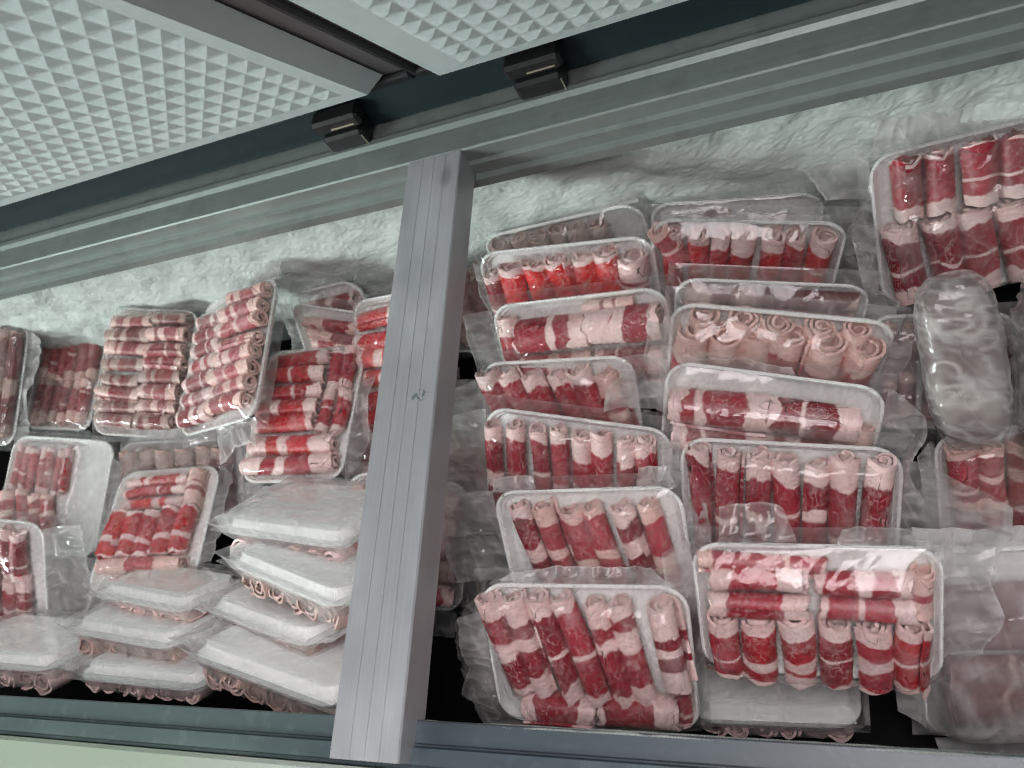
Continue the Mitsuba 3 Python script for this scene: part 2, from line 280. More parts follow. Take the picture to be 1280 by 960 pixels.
def code(a, b, m, w, tone): return a + 8 * b + 64 * m + 256 * w + 1024 * tone
def roll_mesh(L, r, rng, cd, squash=1.0, flip=False):
    """A slice of meat rolled up: a real spiral strip along +y, ends uneven. Returns vertices, faces, uv."""
    turns = rng.uniform(1.9, 2.8); nt = int(turns * 17); na = 10
    th = np.linspace(0, 2 * math.pi * turns, nt); s = th / th[-1]
    core = rng.choice([0.16, 0.24, 0.34, 0.5], p=[0.3, 0.35, 0.25, 0.1])
    rad = r * (core + (1 - core) * s ** 0.9)
    thick = min(0.0024, 0.80 * r * (1 - core) / turns)
    ph = rng.uniform(0, 6.28); off = rng.uniform(0, 400); sd = int(rng.integers(1000))
    arc = np.concatenate([[0], np.cumsum(np.hypot(np.diff(rad * np.cos(th)), np.diff(rad * np.sin(th))))]) * 100
    y = np.linspace(0, 1, na)
    TT, YY = np.meshgrid(np.arange(nt), y, indexing='ij')
    wob = 1 + 0.13 * (meshkit.fbm(np.stack([np.cos(th[TT]) * 1.3, np.sin(th[TT]) * 1.3, YY * 2 + sd], -1), 3, sd) - 0.5) * s[TT] ** 0.5 * 2
    bulge = 1 + rng.uniform(-0.05, 0.10) * (YY - 0.5) * 2 + rng.uniform(-0.02, 0.05) * (1 - (2 * YY - 1) ** 2)
    endj = 0.0040 * (meshkit.fbm(np.stack([arc * 1.1, 0 * arc + sd, 0 * arc], -1), 3, sd + 3) - 0.5) * 2
    tele = rng.uniform(-0.004, 0.004) * (1 - s)
    yy = (YY - 0.5) * L + endj[TT] * (2 * YY - 1) + tele[TT] * np.where(YY > 0.5, 1, 0.3)
    bend = rng.uniform(-0.0022, 0.0022)
    def surf(rr):
        q = rr * wob * bulge
        return np.stack([q * np.cos(th[TT] + ph) + bend * (1 - (2 * YY - 1) ** 2), yy, q * np.sin(th[TT] + ph) * squash], -1)
    so, si = surf(rad[TT]), surf(rad[TT] - thick)
    tt = 1 - YY if flip else YY
    uvw = np.stack([cd * 4 + 0.5 + 3 * tt, arc[TT] + off], -1)
    V, F, W, n0 = [], [], [], 0
    def put(g, w, rev):
        nonlocal n0
        f = grid_faces(g.shape[0], g.shape[1]) + n0
        V.append(g.reshape(-1, 3)); W.append(w.reshape(-1, 2)); F.append(f[:, ::-1] if rev else f); n0 += g.shape[0] * g.shape[1]
    put(so, uvw, True); put(si[:, ::2], uvw[:, ::2], False)
    for k in (0, -1): put(np.stack([so[:, k], si[:, k]], 1), np.stack([uvw[:, k], uvw[:, k]], 1), k == -1)
    put(np.stack([so[-1], si[-1]], 0), np.stack([uvw[-1], uvw[-1]], 0), False)
    return np.vstack(V), np.vstack(F), np.vstack(W)

def film_mesh(w, h, rolls, flaps, rng, haze, tight=1.0, step=0.0034):
    """Clear film stretched over rim and rolls; loose ends (flaps: side, length, from, to, lift) stand out past the rim."""
    sd = int(rng.integers(1000))
    m = 0.007
    nx, ny = int((w + 2 * m) / step), int((h + 2 * m) / step)
    gx, gy = np.linspace(-w / 2 - m, w / 2 + m, nx), np.linspace(-h / 2 - m, h / 2 + m, ny)
    Xg, Yg = np.meshgrid(gx, gy, indexing='ij')
    H = np.full(Xg.shape, -0.008)
    for (c, ax, L, r) in rolls:
        d = np.stack([Xg - c[0], Yg - c[1]], -1); al = d @ ax[:2]; ac = np.abs(d @ np.array([-ax[1], ax[0]]))
        zt = c[2] + al * ax[2] + np.sqrt(np.clip(r * r - ac ** 2, 0, None))
        H = np.where((np.abs(al) < L / 2 + 0.002) & (ac < r), np.maximum(H, zt), H)
    inside = np.minimum(w / 2 - np.abs(Xg), h / 2 - np.abs(Yg))
    H = np.where((inside > 0) & (inside < 0.008), np.maximum(H, 0.0008), H)
    H = ndimage.grey_closing(np.pad(H, 12, mode='edge'), size=(11, 11))
    H = ndimage.gaussian_filter(H, 1.6)[12:-12, 12:-12] + 0.0012
    H = np.where(inside < 0.004, np.minimum(H, 0.0016 + np.clip(inside, -1, 0.004) * 1.2), H)
    wr = meshkit.fbm(np.stack([Xg * 42, Yg * 42, 0 * Xg + sd], -1), 3, sd) - 0.5
    rid = 1 - np.abs(meshkit.fbm(np.stack([(Xg + Yg) * 36, (Yg - 0.6 * Xg) * 60, 0 * Xg], -1), 2, sd + 5) * 2 - 1)
    fade = np.clip(inside / 0.012, 0.15, 1)
    H = H + fade * (0.0022 * wr + 0.0020 * np.clip(rid - 0.80, 0, 1) * 5 * tight)
    out = np.clip(-inside / m, 0, 1)
    H = H * (1 - out) + (-0.013) * out
    V, F, W = [np.stack([Xg, Yg, H], -1).reshape(-1, 3)], [grid_faces(nx, ny)], []
    hz = haze * 0.34 * (0.8 + 0.9 * np.clip(wr * 3, -0.3, 1)) + 0.10 * np.clip(out, 0, 1) + 0.25 * np.clip(rid - 0.88, 0, 1) * 3
    W.append(np.stack([hz.ravel(), 0 * hz.ravel()], -1)); n0 = nx * ny
    for (side, ln, b0, b1, lift) in flaps:
        ax = 1 if side in 'LR' else 0
        half = (h if ax else w) / 2
        nb, na = max(10, int((b1 - b0) * half / 0.002)), max(8, int(ln / 0.002))
        b, a = np.meshgrid(np.linspace(b0, b1, nb), np.linspace(0, 1, na), indexing='ij')
        bb = (b - b0) / (b1 - b0)
        fsd = int(rng.integers(1000))
        ragged = 0.72 + 0.55 * (meshkit.noise(np.stack([bb * 2.6, 0 * bb, 0 * bb + fsd], -1), fsd))
        skew = rng.uniform(-0.25, 0.25)
        dout = (half if False else 0) + ln * a * ragged
        narrow = 1 + a * rng.uniform(-0.30, 0.10)
        t = half * ((b - (b0 + b1) / 2) * narrow + (b0 + b1) / 2) + skew * ln * a
        wv = meshkit.fbm(np.stack([dout * 22, t * 26, 0 * t + fsd], -1), 3, fsd) - 0.5
        rdg = 1 - np.abs(meshkit.fbm(np.stack([dout * 24 + t * 20, t * 70 - dout * 18, 0 * t], -1), 3, fsd + 3) * 2 - 1)
        z = -0.006 * np.clip(a * 6, 0, 1) + lift * ln * a ** 1.5 + (0.016 * wv + 0.007 * (rdg - 0.6)) * np.clip(a * 2.5, 0, 1)
        e = (w if ax else h) / 2 - 0.001 + dout
        xx, yy = (e, t) if side == 'R' else (-e, t) if side == 'L' else (t, e) if side == 'T' else (t, -e)
        V.append(np.stack([xx, yy, z], -1).reshape(-1, 3)); f = grid_faces(nb, na) + n0
        F.append(f); n0 += nb * na
        q = 0.17 + 0.8 * haze + 0.25 * wv + 0.45 * np.clip(rdg - 0.82, 0, 1) * 3 + 0.25 * (a > 0.93)
        W.append(np.stack([q.ravel(), 0 * q.ravel()], -1))
    return np.vstack(V), np.vstack(F), np.vstack(W)

# centre, axes, width, height of each tray; upturned ones are given by their bottom face
POSE = {
    'A1': ([0.1049, 0.0816, -0.1497], [0.9942, 0.0759, 0.0761, -0.0106, 0.7741, -0.633, -0.107, 0.6285, 0.7704], 0.1695, 0.1304, False),
    'A2': ([0.0988, 0.1749, -0.1752], [0.9994, 0.0345, -0.0061, -0.0296, 0.7408, -0.6711, -0.0186, 0.6708, 0.7414], 0.1715, 0.1179, False),
    'A3': ([0.0828, 0.2405, -0.1672], [0.9711, 0.2383, -0.0105, -0.1796, 0.7014, -0.6898, -0.157, 0.6718, 0.7239], 0.1742, 0.1172, False),
    'A4': ([0.0608, 0.3132, -0.1878], [0.9968, 0.0795, -0.0108, -0.0619, 0.6756, -0.7346, -0.0511, 0.7329, 0.6784], 0.1556, 0.1149, False),
    'A5': ([0.0875, 0.3711, -0.1744], [0.9985, 0.0543, 0.0091, -0.0277, 0.6387, -0.769, -0.0476, 0.7675, 0.6392], 0.1760, 0.1155, False),
    'A6': ([0.074, 0.4345, -0.169], [0.9946, 0.1034, 0.0125, -0.037, 0.4627, -0.8857, -0.0973, 0.8805, 0.464], 0.1786, 0.1158, False),
    'A7': ([0.0678, 0.49, -0.1887], [0.9997, -0.0143, 0.0218, 0.0244, 0.2159, -0.9761, 0.0093, 0.9763, 0.2162], 0.1742, 0.1132, False),
    'B1': ([0.2805, 0.116, -0.1506], [0.9967, 0.0775, 0.0234, -0.0367, 0.69, -0.7228, -0.0722, 0.7196, 0.6906], 0.1714, 0.1183, False),
    'B2': ([0.2646, 0.2015, -0.1705], [0.9898, 0.1416, -0.0166, -0.1158, 0.7305, -0.6731, -0.0832, 0.6681, 0.7394], 0.1683, 0.1161, False),
    'B3': ([0.2527, 0.2663, -0.1682], [0.963, 0.2681, -0.0267, -0.1922, 0.6144, -0.7653, -0.1888, 0.7421, 0.6432], 0.1743, 0.1145, False),
    'B4': ([0.2633, 0.3317, -0.1649], [0.9557, 0.2873, -0.0638, -0.1396, 0.2518, -0.9576, -0.259, 0.9242, 0.2808], 0.1786, 0.1193, False),
    'B5': ([0.2556, 0.3805, -0.1981], [0.9671, 0.2522, -0.0325, -0.1029, 0.2713, -0.957, -0.2325, 0.9289, 0.2883], 0.1668, 0.1186, False),
    'B6': ([0.2418, 0.4384, -0.1806], [0.967, 0.2528, -0.032, -0.0883, 0.2146, -0.9727, -0.239, 0.9434, 0.2298], 0.1708, 0.1207, False),
    'B7': ([0.2326, 0.4871, -0.2109], [0.9855, 0.1693, -0.0069, -0.0506, 0.2555, -0.9655, -0.1616, 0.9519, 0.2604], 0.1628, 0.1150, False),
    'C1': ([0.4521, 0.4575, -0.1831], [0.9827, -0.0014, 0.1851, 0.1399, 0.6602, -0.738, -0.1212, 0.7511, 0.6489], 0.1901, 0.1380, False),
    'L4': ([-0.3216, 0.3963, -0.1161], [0.9859, -0.0323, -0.1639, 0.0311, 0.9995, -0.0102, 0.1642, 0.0049, 0.9864], 0.1303, 0.1758, False),
    'L3': ([-0.5093, 0.4222, -0.1631], [0.9595, 0.1043, 0.2616, -0.051, 0.9779, -0.2029, -0.2769, 0.1813, 0.9436], 0.1252, 0.1703, False),
    'L2': ([-0.7453, 0.4652, -0.2193], [0.9843, 0.1022, 0.1441, -0.0765, 0.9818, -0.1739, -0.1592, 0.1601, 0.9742], 0.1227, 0.1512, False),
    'L1': ([-0.8129, 0.4382, -0.1458], [0.9439, 0.16, 0.2888, -0.0639, 0.9467, -0.3156, -0.3239, 0.2795, 0.9039], 0.1203, 0.1761, False),
    'L6': ([-0.1362, 0.387, -0.1829], [0.9773, 0.0223, -0.2108, -0.1153, 0.8905, -0.4402, 0.1779, 0.4545, 0.8728], 0.1195, 0.1626, False),
    'L7': ([-0.2395, 0.3368, -0.1628], [0.9896, -0.0012, 0.1436, -0.0083, 0.9978, 0.0655, -0.1434, -0.066, 0.9875], 0.1247, 0.1660, False),
    'L5b': ([-0.2471, 0.4506, -0.2077], [0.9633, 0.2154, -0.1602, -0.2489, 0.4933, -0.8335, -0.1005, 0.8428, 0.5288], 0.1164, 0.0901, False),
    'L5a': ([-0.2495, 0.4852, -0.2075], [0.9634, -0.1382, -0.2296, -0.1375, 0.4804, -0.8662, 0.2301, 0.8661, 0.4438], 0.1206, 0.0839, False),
    'L8': ([-0.6326, 0.2682, -0.1734], [0.9513, 0.0966, 0.2928, -0.042, 0.9814, -0.1874, -0.3054, 0.1659, 0.9376], 0.1448, 0.1497, False),
    'L9': ([-0.63, 0.155, -0.1325], [0.9404, 0.2243, 0.2557, -0.0519, 0.8375, -0.5439, -0.3362, 0.4982, 0.7992], 0.1257, 0.1475, False),
    'L10': ([-0.4329, 0.2152, -0.1678], [0.9867, -0.0543, 0.1535, 0.0397, 0.9945, 0.0968, -0.1579, -0.0894, 0.9834], 0.1395, 0.1508, False),
    'M': ([-0.1097, 0.1921, -0.197], [0.9297, 0.2579, 0.2629, -0.0666, 0.8199, -0.5686, -0.3622, 0.5112, 0.7794], 0.1256, 0.1409, False),
    'C3': ([0.4312, 0.2266, -0.2611], [0.9965, 0.0159, 0.0821, 0.0475, 0.7006, -0.712, -0.0689, 0.7134, 0.6973], 0.1027, 0.1268, False),
    'C4': ([0.4152, 0.103, -0.2324], [0.9893, 0.0586, 0.1339, 0.0374, 0.7845, -0.619, -0.1413, 0.6173, 0.7739], 0.1293, 0.1629, False),
    'G1': ([-0.4575, 0.2837, -0.2122], [0.9871, 0.0627, 0.147, -0.0014, 0.9232, -0.3843, -0.1598, 0.3792, 0.9114], 0.1786, 0.1070, False),
    'G2': ([-0.1794, 0.337, -0.238], [0.9947, 0.1023, -0.0054, -0.0964, 0.9171, -0.3867, -0.0346, 0.3852, 0.9222], 0.1685, 0.1287, False),
    'G3': ([-0.0877, 0.4824, -0.2259], [0.9944, 0.0982, -0.0382, -0.1043, 0.8677, -0.486, -0.0145, 0.4873, 0.8731], 0.1456, 0.1154, False),
    'G4': ([-0.0725, 0.2678, -0.2265], [0.9944, 0.095, -0.0472, -0.1059, 0.861, -0.4975, -0.0066, 0.4997, 0.8662], 0.1436, 0.1106, False),
    'G5': ([0.3962, 0.3317, -0.2292], [0.9905, 0.118, 0.0711, -0.0634, 0.8486, -0.5252, -0.1223, 0.5157, 0.848], 0.1200, 0.1020, False),
    'L11': ([-0.1639, 0.2037, -0.1195], [0.9819, 0.1805, 0.0568, -0.16, 0.6316, 0.7586, 0.101, -0.754, 0.6491], 0.1684, 0.1039, True),
    'F1': ([-0.1286, 0.1514, -0.0981], [0.9381, 0.3205, 0.1315, -0.2854, 0.4998, 0.8178, 0.1963, -0.8047, 0.5603], 0.1668, 0.1038, True),
    'F2': ([-0.1711, 0.119, -0.1246], [0.9487, 0.3059, 0.0801, -0.2327, 0.5037, 0.832, 0.2141, -0.8079, 0.549], 0.1632, 0.1034, True),
    'F3': ([-0.1416, 0.0738, -0.1012], [0.9728, 0.1889, 0.1339, -0.2143, 0.5157, 0.8295, 0.0877, -0.8357, 0.5422], 0.1807, 0.1042, True),
    'F4': ([-0.3599, 0.1394, -0.1442], [0.9823, 0.1817, 0.0449, -0.135, 0.522, 0.8422, 0.1296, -0.8333, 0.5373], 0.1601, 0.0790, True),
    'F5': ([-0.3646, 0.1091, -0.1425], [0.9937, 0.0963, 0.0579, -0.1003, 0.5275, 0.8436, 0.0507, -0.8441, 0.5338], 0.1610, 0.1036, True),
    'F6': ([-0.3319, 0.0697, -0.1414], [0.9986, -0.0134, 0.0519, -0.0369, 0.529, 0.8478, -0.0388, -0.8485, 0.5278], 0.1612, 0.1038, True),
    'F7': ([-0.5249, 0.079, -0.1249], [0.9943, -0.0635, 0.0856, -0.0393, 0.5282, 0.8482, -0.0991, -0.8468, 0.5226], 0.1628, 0.1038, True),
    'D0': ([0.2481, 0.1229, -0.2393], [0.9947, 0.095, -0.0383, -0.0481, 0.7634, 0.6442, 0.0904, -0.639, 0.7639], 0.1372, 0.1025, True),
    'D1': ([0.2361, 0.0762, -0.265], [0.9994, 0.0146, -0.0326, 0.0109, 0.7438, 0.6683, 0.034, -0.6682, 0.7432], 0.1338, 0.1022, True),
}

GROUP = 'plastic wrapped foam trays of rolled frozen meat slices'
def package(name, label, rows, flaps=(), haze=0.10, seed=1, step=0.0034, name_key='meat_tray', tight=1.0):
    c, R, w, h, flip = POSE[name]
    c, R = np.array(c), np.array(R).reshape(3, 3)
    rng = np.random.default_rng(seed)
    if flip:
        R = np.stack([R[:, 0], -R[:, 1], -R[:, 2]], 1)
    base, i = name_key, 0
    key = base
    while key in labels: i += 1; key = f'{base}_{i:03d}'
    tag(key, label, 'meat tray', GROUP)
    dep = DEP
    m = tray_mesh(w, h, seed, dep); m.vertices = place(m.vertices, R, c)
    obj(key + '__foam_tray', m, 'foam', smooth=35)
    iw, ih = w / 2 - 0.0055, h / 2 - 0.0045
    done = []
    for row in rows:
        o, n, x0, x1, y0, y1 = row[:6]
        k = row[6] if len(row) > 6 else {}
        for q in range(n):
            if o == 'v':
                sp = (x1 - x0) * iw / n; cx = x0 * iw + (q + 0.5) * sp; cy = (y0 + y1) / 2 * ih; L = (y1 - y0) * ih; ax = np.array([0, 1.0, 0])
            else:
                sp = (y1 - y0) * ih / n; cy = y0 * ih + (q + 0.5) * sp; cx = (x0 + x1) / 2 * iw; L = (x1 - x0) * iw; ax = np.array([1.0, 0, 0])
            r = k.get('r', 0.515 * sp * k.get('fat', 1.02)) * rng.uniform(0.95, 1.05)
            L *= rng.uniform(0.93, 1.04)
            sl = math.radians(k.get('slant', 0) + rng.uniform(-2.5, 2.5)); lift = k.get('tilt', 0.0) + rng.uniform(-0.03, 0.03)
            ca, sa = math.cos(sl), math.sin(sl)
            ax = np.array([ca * ax[0] - sa * ax[1], sa * ax[0] + ca * ax[1], lift]); ax /= np.linalg.norm(ax)
            sx = np.cross(ax, [0, 0, 1.0]); sx /= np.linalg.norm(sx); sz = np.cross(sx, ax)
            sq = k.get('sq', 1.0)
            pz = -dep + 0.0008 + r * sq + k.get('z', 0.0) + rng.uniform(-0.0008, 0.0015) + abs(lift) * L * 0.5 * k.get('up', 0)
            ctr = np.array([cx + rng.uniform(-0.0012, 0.0012), cy + rng.uniform(-0.002, 0.002), pz])
            bd = k.get('bands')
            if bd is None: bd = (rng.integers(1, 5), rng.integers(1, 5), rng.integers(0, 4), rng.integers(0, 4))
            else: bd = [int(np.clip(v + (rng.integers(-1, 2) if k.get('vary', True) else 0), 0, 7 if e < 2 else 3)) for e, v in enumerate(bd)]
            tone = int(np.clip(k.get('tone', 5) + rng.integers(-1, 2), 0, 15))
            V, F, W = roll_mesh(L, r, rng, code(*[int(v) for v in bd], tone), sq)
            V = V[:, :1] * sx + V[:, 1:2] * ax + V[:, 2:] * sz + ctr
            obj(key + '__meat_roll', trimesh.Trimesh(place(V, R, c), F, process=False), 'meat', smooth=True, uv=W)
            done.append((ctr, ax, L, r))
    V, F, W = film_mesh(w, h, done, flaps, rng, haze, tight, step)
    if flip:
        gx, gy = np.meshgrid(np.linspace(-w / 2 - 0.006, w / 2 + 0.006, 60), np.linspace(-h / 2 - 0.006, h / 2 + 0.006, 44), indexing='ij')
        inn = np.minimum(w / 2 - np.abs(gx), h / 2 - np.abs(gy))
        rg = 1 - np.abs(meshkit.fbm(np.stack([gx * 30 + gy * 22, gy * 75, 0 * gx], -1), 3, seed + 3) * 2 - 1)
        loose = 1.0 if haze > 0.65 else 0.12
        gz = -(dep + 0.0030) * np.clip((inn - 0.001) / 0.007, 0, 1) - 0.0042 - loose * 0.003 * rg * np.clip(inn * 80 + 0.6, 0.2, 1)
        hz = 0.17 * loose + 0.4 * loose * np.clip(rg - 0.82, 0, 1) * 3 + 0.08 * np.clip(-inn * 150, 0, 1)
        F = np.vstack([F, grid_faces(60, 44)[:, ::-1] + len(V)]); V = np.vstack([V, np.stack([gx, gy, gz], -1).reshape(-1, 3)]); W = np.vstack([W, np.stack([hz.ravel(), 0 * hz.ravel()], -1)])
    obj(key + '__plastic_film', trimesh.Trimesh(place(V, R, c), F, process=False), 'film', smooth=True, uv=W)
    return key

# right half, left column, from the back to the front
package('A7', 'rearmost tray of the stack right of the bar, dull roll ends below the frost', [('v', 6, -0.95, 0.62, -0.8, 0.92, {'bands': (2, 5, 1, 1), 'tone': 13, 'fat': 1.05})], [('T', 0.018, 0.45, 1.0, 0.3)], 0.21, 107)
package('A6', 'tray with glossy bright red panels under a white fat edge, beside the bar', [('v', 5, -0.76, 0.66, -0.6, 0.86, {'bands': (0, 2, 3, 0), 'tone': 0, 'fat': 1.20, 'sq': 0.7, 'z': 0.004, 'vary': False}), ('v', 1, -1.0, -0.74, -0.5, 0.7, {'bands': (3, 3, 1, 2), 'tone': 8}), ('v', 1, 0.66, 0.98, -0.5, 0.85, {'bands': (4, 6, 1, 1), 'tone': 8})], [('L', 0.012, -0.3, 0.7, -0.2), ('R', 0.020, -0.9, 0.7, 0.2)], 0.07, 106)
package('A5', 'meat tray with two rolls lying sideways and frost lumps, below the bright red panels', [('v', 1, -1.0, -0.72, -0.7, 0.8, {'bands': (3, 5, 1, 1), 'tone': 5}), ('h', 1, -0.72, 0.12, 0.14, 0.84, {'bands': (1, 5, 2, 2), 'tone': 6, 'vary': False}), ('h', 1, 0.14, 0.98, 0.18, 0.88, {'bands': (6, 4, 1, 3), 'tone': 6}), ('h', 1, -0.72, 0.12, -0.58, 0.12, {'bands': (2, 5, 1, 2), 'tone': 7}), ('h', 1, 0.14, 0.98, -0.55, 0.16, {'bands': (2, 5, 1, 2), 'tone': 7}), ('h', 1, 0.1, 0.7, 0.72, 1.0, {'bands': (7, 7, 1, 3), 'tone': 10})],
    [('L', 0.030, -1.0, 0.9, 0.25), ('R', 0.018, -0.8, 0.4, 0.3)], 0.12, 105)
package('A4', 'tray with six slanting half white, half red rolls, right of the bar', [('v', 5, -0.96, 0.66, -0.9, 0.95, {'bands': (1, 3, 3, 0), 'tone': 5, 'slant': 14, 'fat': 1.06, 'vary': False}), ('v', 1, 0.66, 1.0, -0.8, 0.85, {'bands': (3, 7, 1, 2), 'tone': 9, 'slant': 8})], [('L', 0.056, -1.0, 0.7, 0.2), ('R', 0.026, -1.0, 0.0, 0.4)], 0.12, 104)
package('A3', 'tray with eight upright short rolls with round pale ends, below six slanting rolls', [('v', 8, -0.99, 0.97, -0.95, 0.95, {'bands': (2, 3, 1, 2), 'tone': 5, 'fat': 0.98, 'slant': 2, 'tilt': 0.10, 'up': 1})], [('L', 0.056, -0.9, 0.95, 0.15), ('R', 0.026, -0.9, 0.6, 0.3)], 0.10, 103)
package('A2', 'tray with pinkish rolls and a cloudy flap left, behind the frontmost tray beside the bar', [('v', 6, -0.78, 0.92, -0.66, 0.84, {'bands': (2, 3, 1, 3), 'tone': 8, 'slant': 9, 'fat': 1.0}), ('h', 1, -0.6, 0.1, -1, -0.52, {'tone': 5}), ('h', 1, 0.1, 0.8, -1, -0.52, {'tone': 5})], [('L', 0.046, -0.6, 1.0, 0.3), ('T', 0.012, -1.0, -0.5, -0.3), ('T', 0.012, 0.55, 0.95, -0.4), ('R', 0.020, -0.9, 0.7, 0.3)], 0.16, 102)
package('A1', 'frontmost tray right of the bar, long pale leaning rolls over two crosswise rolls', [('v', 6, -0.98, 0.64, -0.56, 0.95, {'bands': (3, 4, 2, 2), 'tone': 6, 'slant': 11, 'fat': 1.02, 'z': 0.003}), ('v', 1, 0.70, 1.04, -0.30, 0.98, {'bands': (5, 7, 1, 3), 'tone': 8, 'slant': 4, 'z': 0.004}), ('h', 1, -0.72, 0.02, -0.98, -0.50, {'bands': (2, 5, 0, 1), 'tone': 5}), ('h', 1, 0.06, 0.84, -0.98, -0.50, {'bands': (3, 4, 2, 1), 'tone': 5}), ('v', 1, 0.82, 1.0, -0.95, -0.4, {'tone': 8})],
    [('L', 0.030, -1.0, 0.6, 0.1), ('T', 0.010, -0.9, 0.9, -0.5)], 0.10, 101)
# right half, right column
package('B7', 'rearmost tray of the right stack, thin pinkish strip under a white rim', [('h', 1, -0.9, 0.0, 0.3, 0.8, {'tone': 14, 'bands': (4, 4, 1, 3)}), ('h', 1, 0.0, 0.7, 0.3, 0.8, {'tone': 13, 'bands': (4, 4, 1, 3)})], [('R', 0.030, -0.2, 0.95, 0.2)], 0.29, 117)
package('B6', 'tray with a row of seven dark browned roll ends, second from the back', [('v', 7, -0.96, 0.95, -0.7, 0.90, {'bands': (1, 3, 1, 1), 'tone': 2, 'fat': 1.02}), ('v', 1, -1.0, -0.72, 0.2, 0.95, {'tone': 9, 'slant': 30})], [('T', 0.010, -0.9, 0.8, 0.4), ('R', 0.024, -0.6, 0.9, 0.3)], 0.18, 116)
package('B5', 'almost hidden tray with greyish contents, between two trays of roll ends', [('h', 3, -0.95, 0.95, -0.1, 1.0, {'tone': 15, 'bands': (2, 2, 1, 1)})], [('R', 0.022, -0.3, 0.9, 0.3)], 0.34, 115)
package('B4', 'meat tray with big curled pale orange roll ends in two layers, mid right stack', [('v', 6, -0.97, 0.95, -0.9, 0.80, {'bands': (3, 6, 1, 2), 'tone': 9, 'fat': 1.10, 'z': 0.004}), ('v', 5, -0.9, 0.90, -0.7, 0.98, {'bands': (3, 6, 1, 2), 'tone': 9, 'fat': 0.9, 'z': -0.004})], [('R', 0.016, -0.9, 0.6, 0.1), ('L', 0.018, -0.9, 0.5, 0.2)], 0.10, 114)
package('B3', 'meat tray with marbled rolls lying sideways in two rows and a round end at right', [('h', 2, -0.96, -0.02, -0.50, 0.80, {'bands': (4, 5, 0, 2), 'tone': 5}), ('h', 2, 0.02, 0.82, -0.50, 0.80, {'bands': (3, 5, 1, 2), 'tone': 6}), ('v', 1, 0.78, 1.04, -0.4, 0.5, {'tone': 9, 'bands': (5, 7, 1, 2), 'z': 0.004})], [('L', 0.046, 0.1, 1.0, 0.5), ('R', 0.036, -0.9, 1.0, 0.2), ('T', 0.008, -0.9, 0.2, -0.2)], 0.12, 113)
package('B2', 'tray with seven tall standing hollow rolls and a big cloudy bag end right', [('v', 7, -0.99, 0.98, -0.98, 0.96, {'bands': (1, 3, 1, 1), 'tone': 6, 'fat': 1.0, 'tilt': 0.08, 'up': 1})], [('R', 0.064, -0.75, 0.85, 0.5), ('L', 0.014, -0.2, 0.9, 0.5)], 0.10, 112)
package('B1', 'frontmost right tray, crosswise white banded rolls above six short red rolls', [('h', 2, -0.92, -0.02, -0.02, 0.76, {'bands': (3, 4, 1, 1), 'tone': 4, 'fat': 1.02, 'z': 0.002}), ('h', 2, 0.02, 0.84, -0.02, 0.76, {'bands': (3, 4, 1, 2), 'tone': 4, 'fat': 1.02, 'z': 0.002}), ('v', 6, -0.97, 0.97, -1.02, 0.02, {'bands': (2, 4, 0, 2), 'tone': 4, 'fat': 1.02, 'z': 0.001}), ('h', 1, -0.95, 0.1, 0.68, 0.98, {'tone': 9}), ('v', 1, 0.80, 1.0, 0.0, 0.72, {'tone': 9, 'bands': (6, 6, 1, 2)})],
    [('L', 0.026, -0.1, 1.0, 0.4), ('T', 0.024, -0.75, -0.1, -0.3), ('R', 0.030, -0.6, 1.0, 0.1), ('T', 0.012, 0.2, 0.9, 0.2)], 0.07, 111)
package('D0', 'upturned tray under the frontmost right tray, pale roll ends below its rim', [('v', 7, -0.95, 0.95, -0.6, 0.97, {'z': 0.005, 'fat': 1.15, 'tone': 13, 'bands': (3, 6, 1, 1)})], [], 0.60, 118)
package('D1', 'lowest upturned white tray by the front rim, right of the bar', [('v', 6, -0.95, 0.95, -0.6, 0.97, {'z': 0.005, 'fat': 1.15, 'tone': 6})], [('L', 0.012, -0.8, 0.8, 0.3)], 0.60, 119)
package('C1', 'big tilted tray in the upper right corner, red rolls with thick white ends', [('v', 6, -1.0, 1.0, -1.0, 0.16, {'bands': (4, 3, 1, 1), 'tone': 6, 'slant': 8, 'fat': 1.02, 'z': 0.004, 'vary': False}), ('v', 6, -0.94, 1.0, 0.18, 0.98, {'bands': (4, 1, 1, 0), 'tone': 5, 'fat': 1.04})], [('L', 0.055, 0.45, 1.0, 0.4), ('T', 0.045, -0.95, 0.9, 0.15), ('L', 0.018, -0.9, 0.5, 0.0)], 0.30, 120)
# left half
package('L5a', 'small rear meat tray left of the bar, dark red piece below its slanting rim', [('h', 2, -0.6, 0.9, -0.2, 0.7, {'tone': 7})], [('T', 0.012, -0.8, 0.8, 0.2)], 0.16, 131)
package('L5b', 'small tray of rough pink rolls just behind the large red tray', [('h', 4, -0.75, 0.9, -0.9, 0.75, {'tone': 9, 'bands': (3, 3, 1, 3), 'fat': 1.0})], [('L', 0.018, -0.8, 0.9, 0.2)], 0.14, 132)
package('L1', 'leftmost rear meat tray seen through cloudy film at the edge of the photo', [('v', 6, -0.95, 0.95, -0.9, 0.9, {'tone': 14})], [('R', 0.020, -0.9, 0.9, 0.5)], 0.36, 133)
package('L2', 'dull meat tray of slim upright rolls, second from the left edge against the frost', [('v', 6, -0.90, 0.90, 0.0, 0.92, {'bands': (3, 4, 1, 0), 'tone': 10, 'fat': 1.0}), ('v', 6, -0.90, 0.90, -0.92, 0.0, {'bands': (4, 3, 2, 0), 'tone': 11, 'fat': 1.0})], [('B', 0.020, -0.8, 1.0, 0.2), ('L', 0.016, -0.8, 0.9, 0.2)], 0.20, 134)
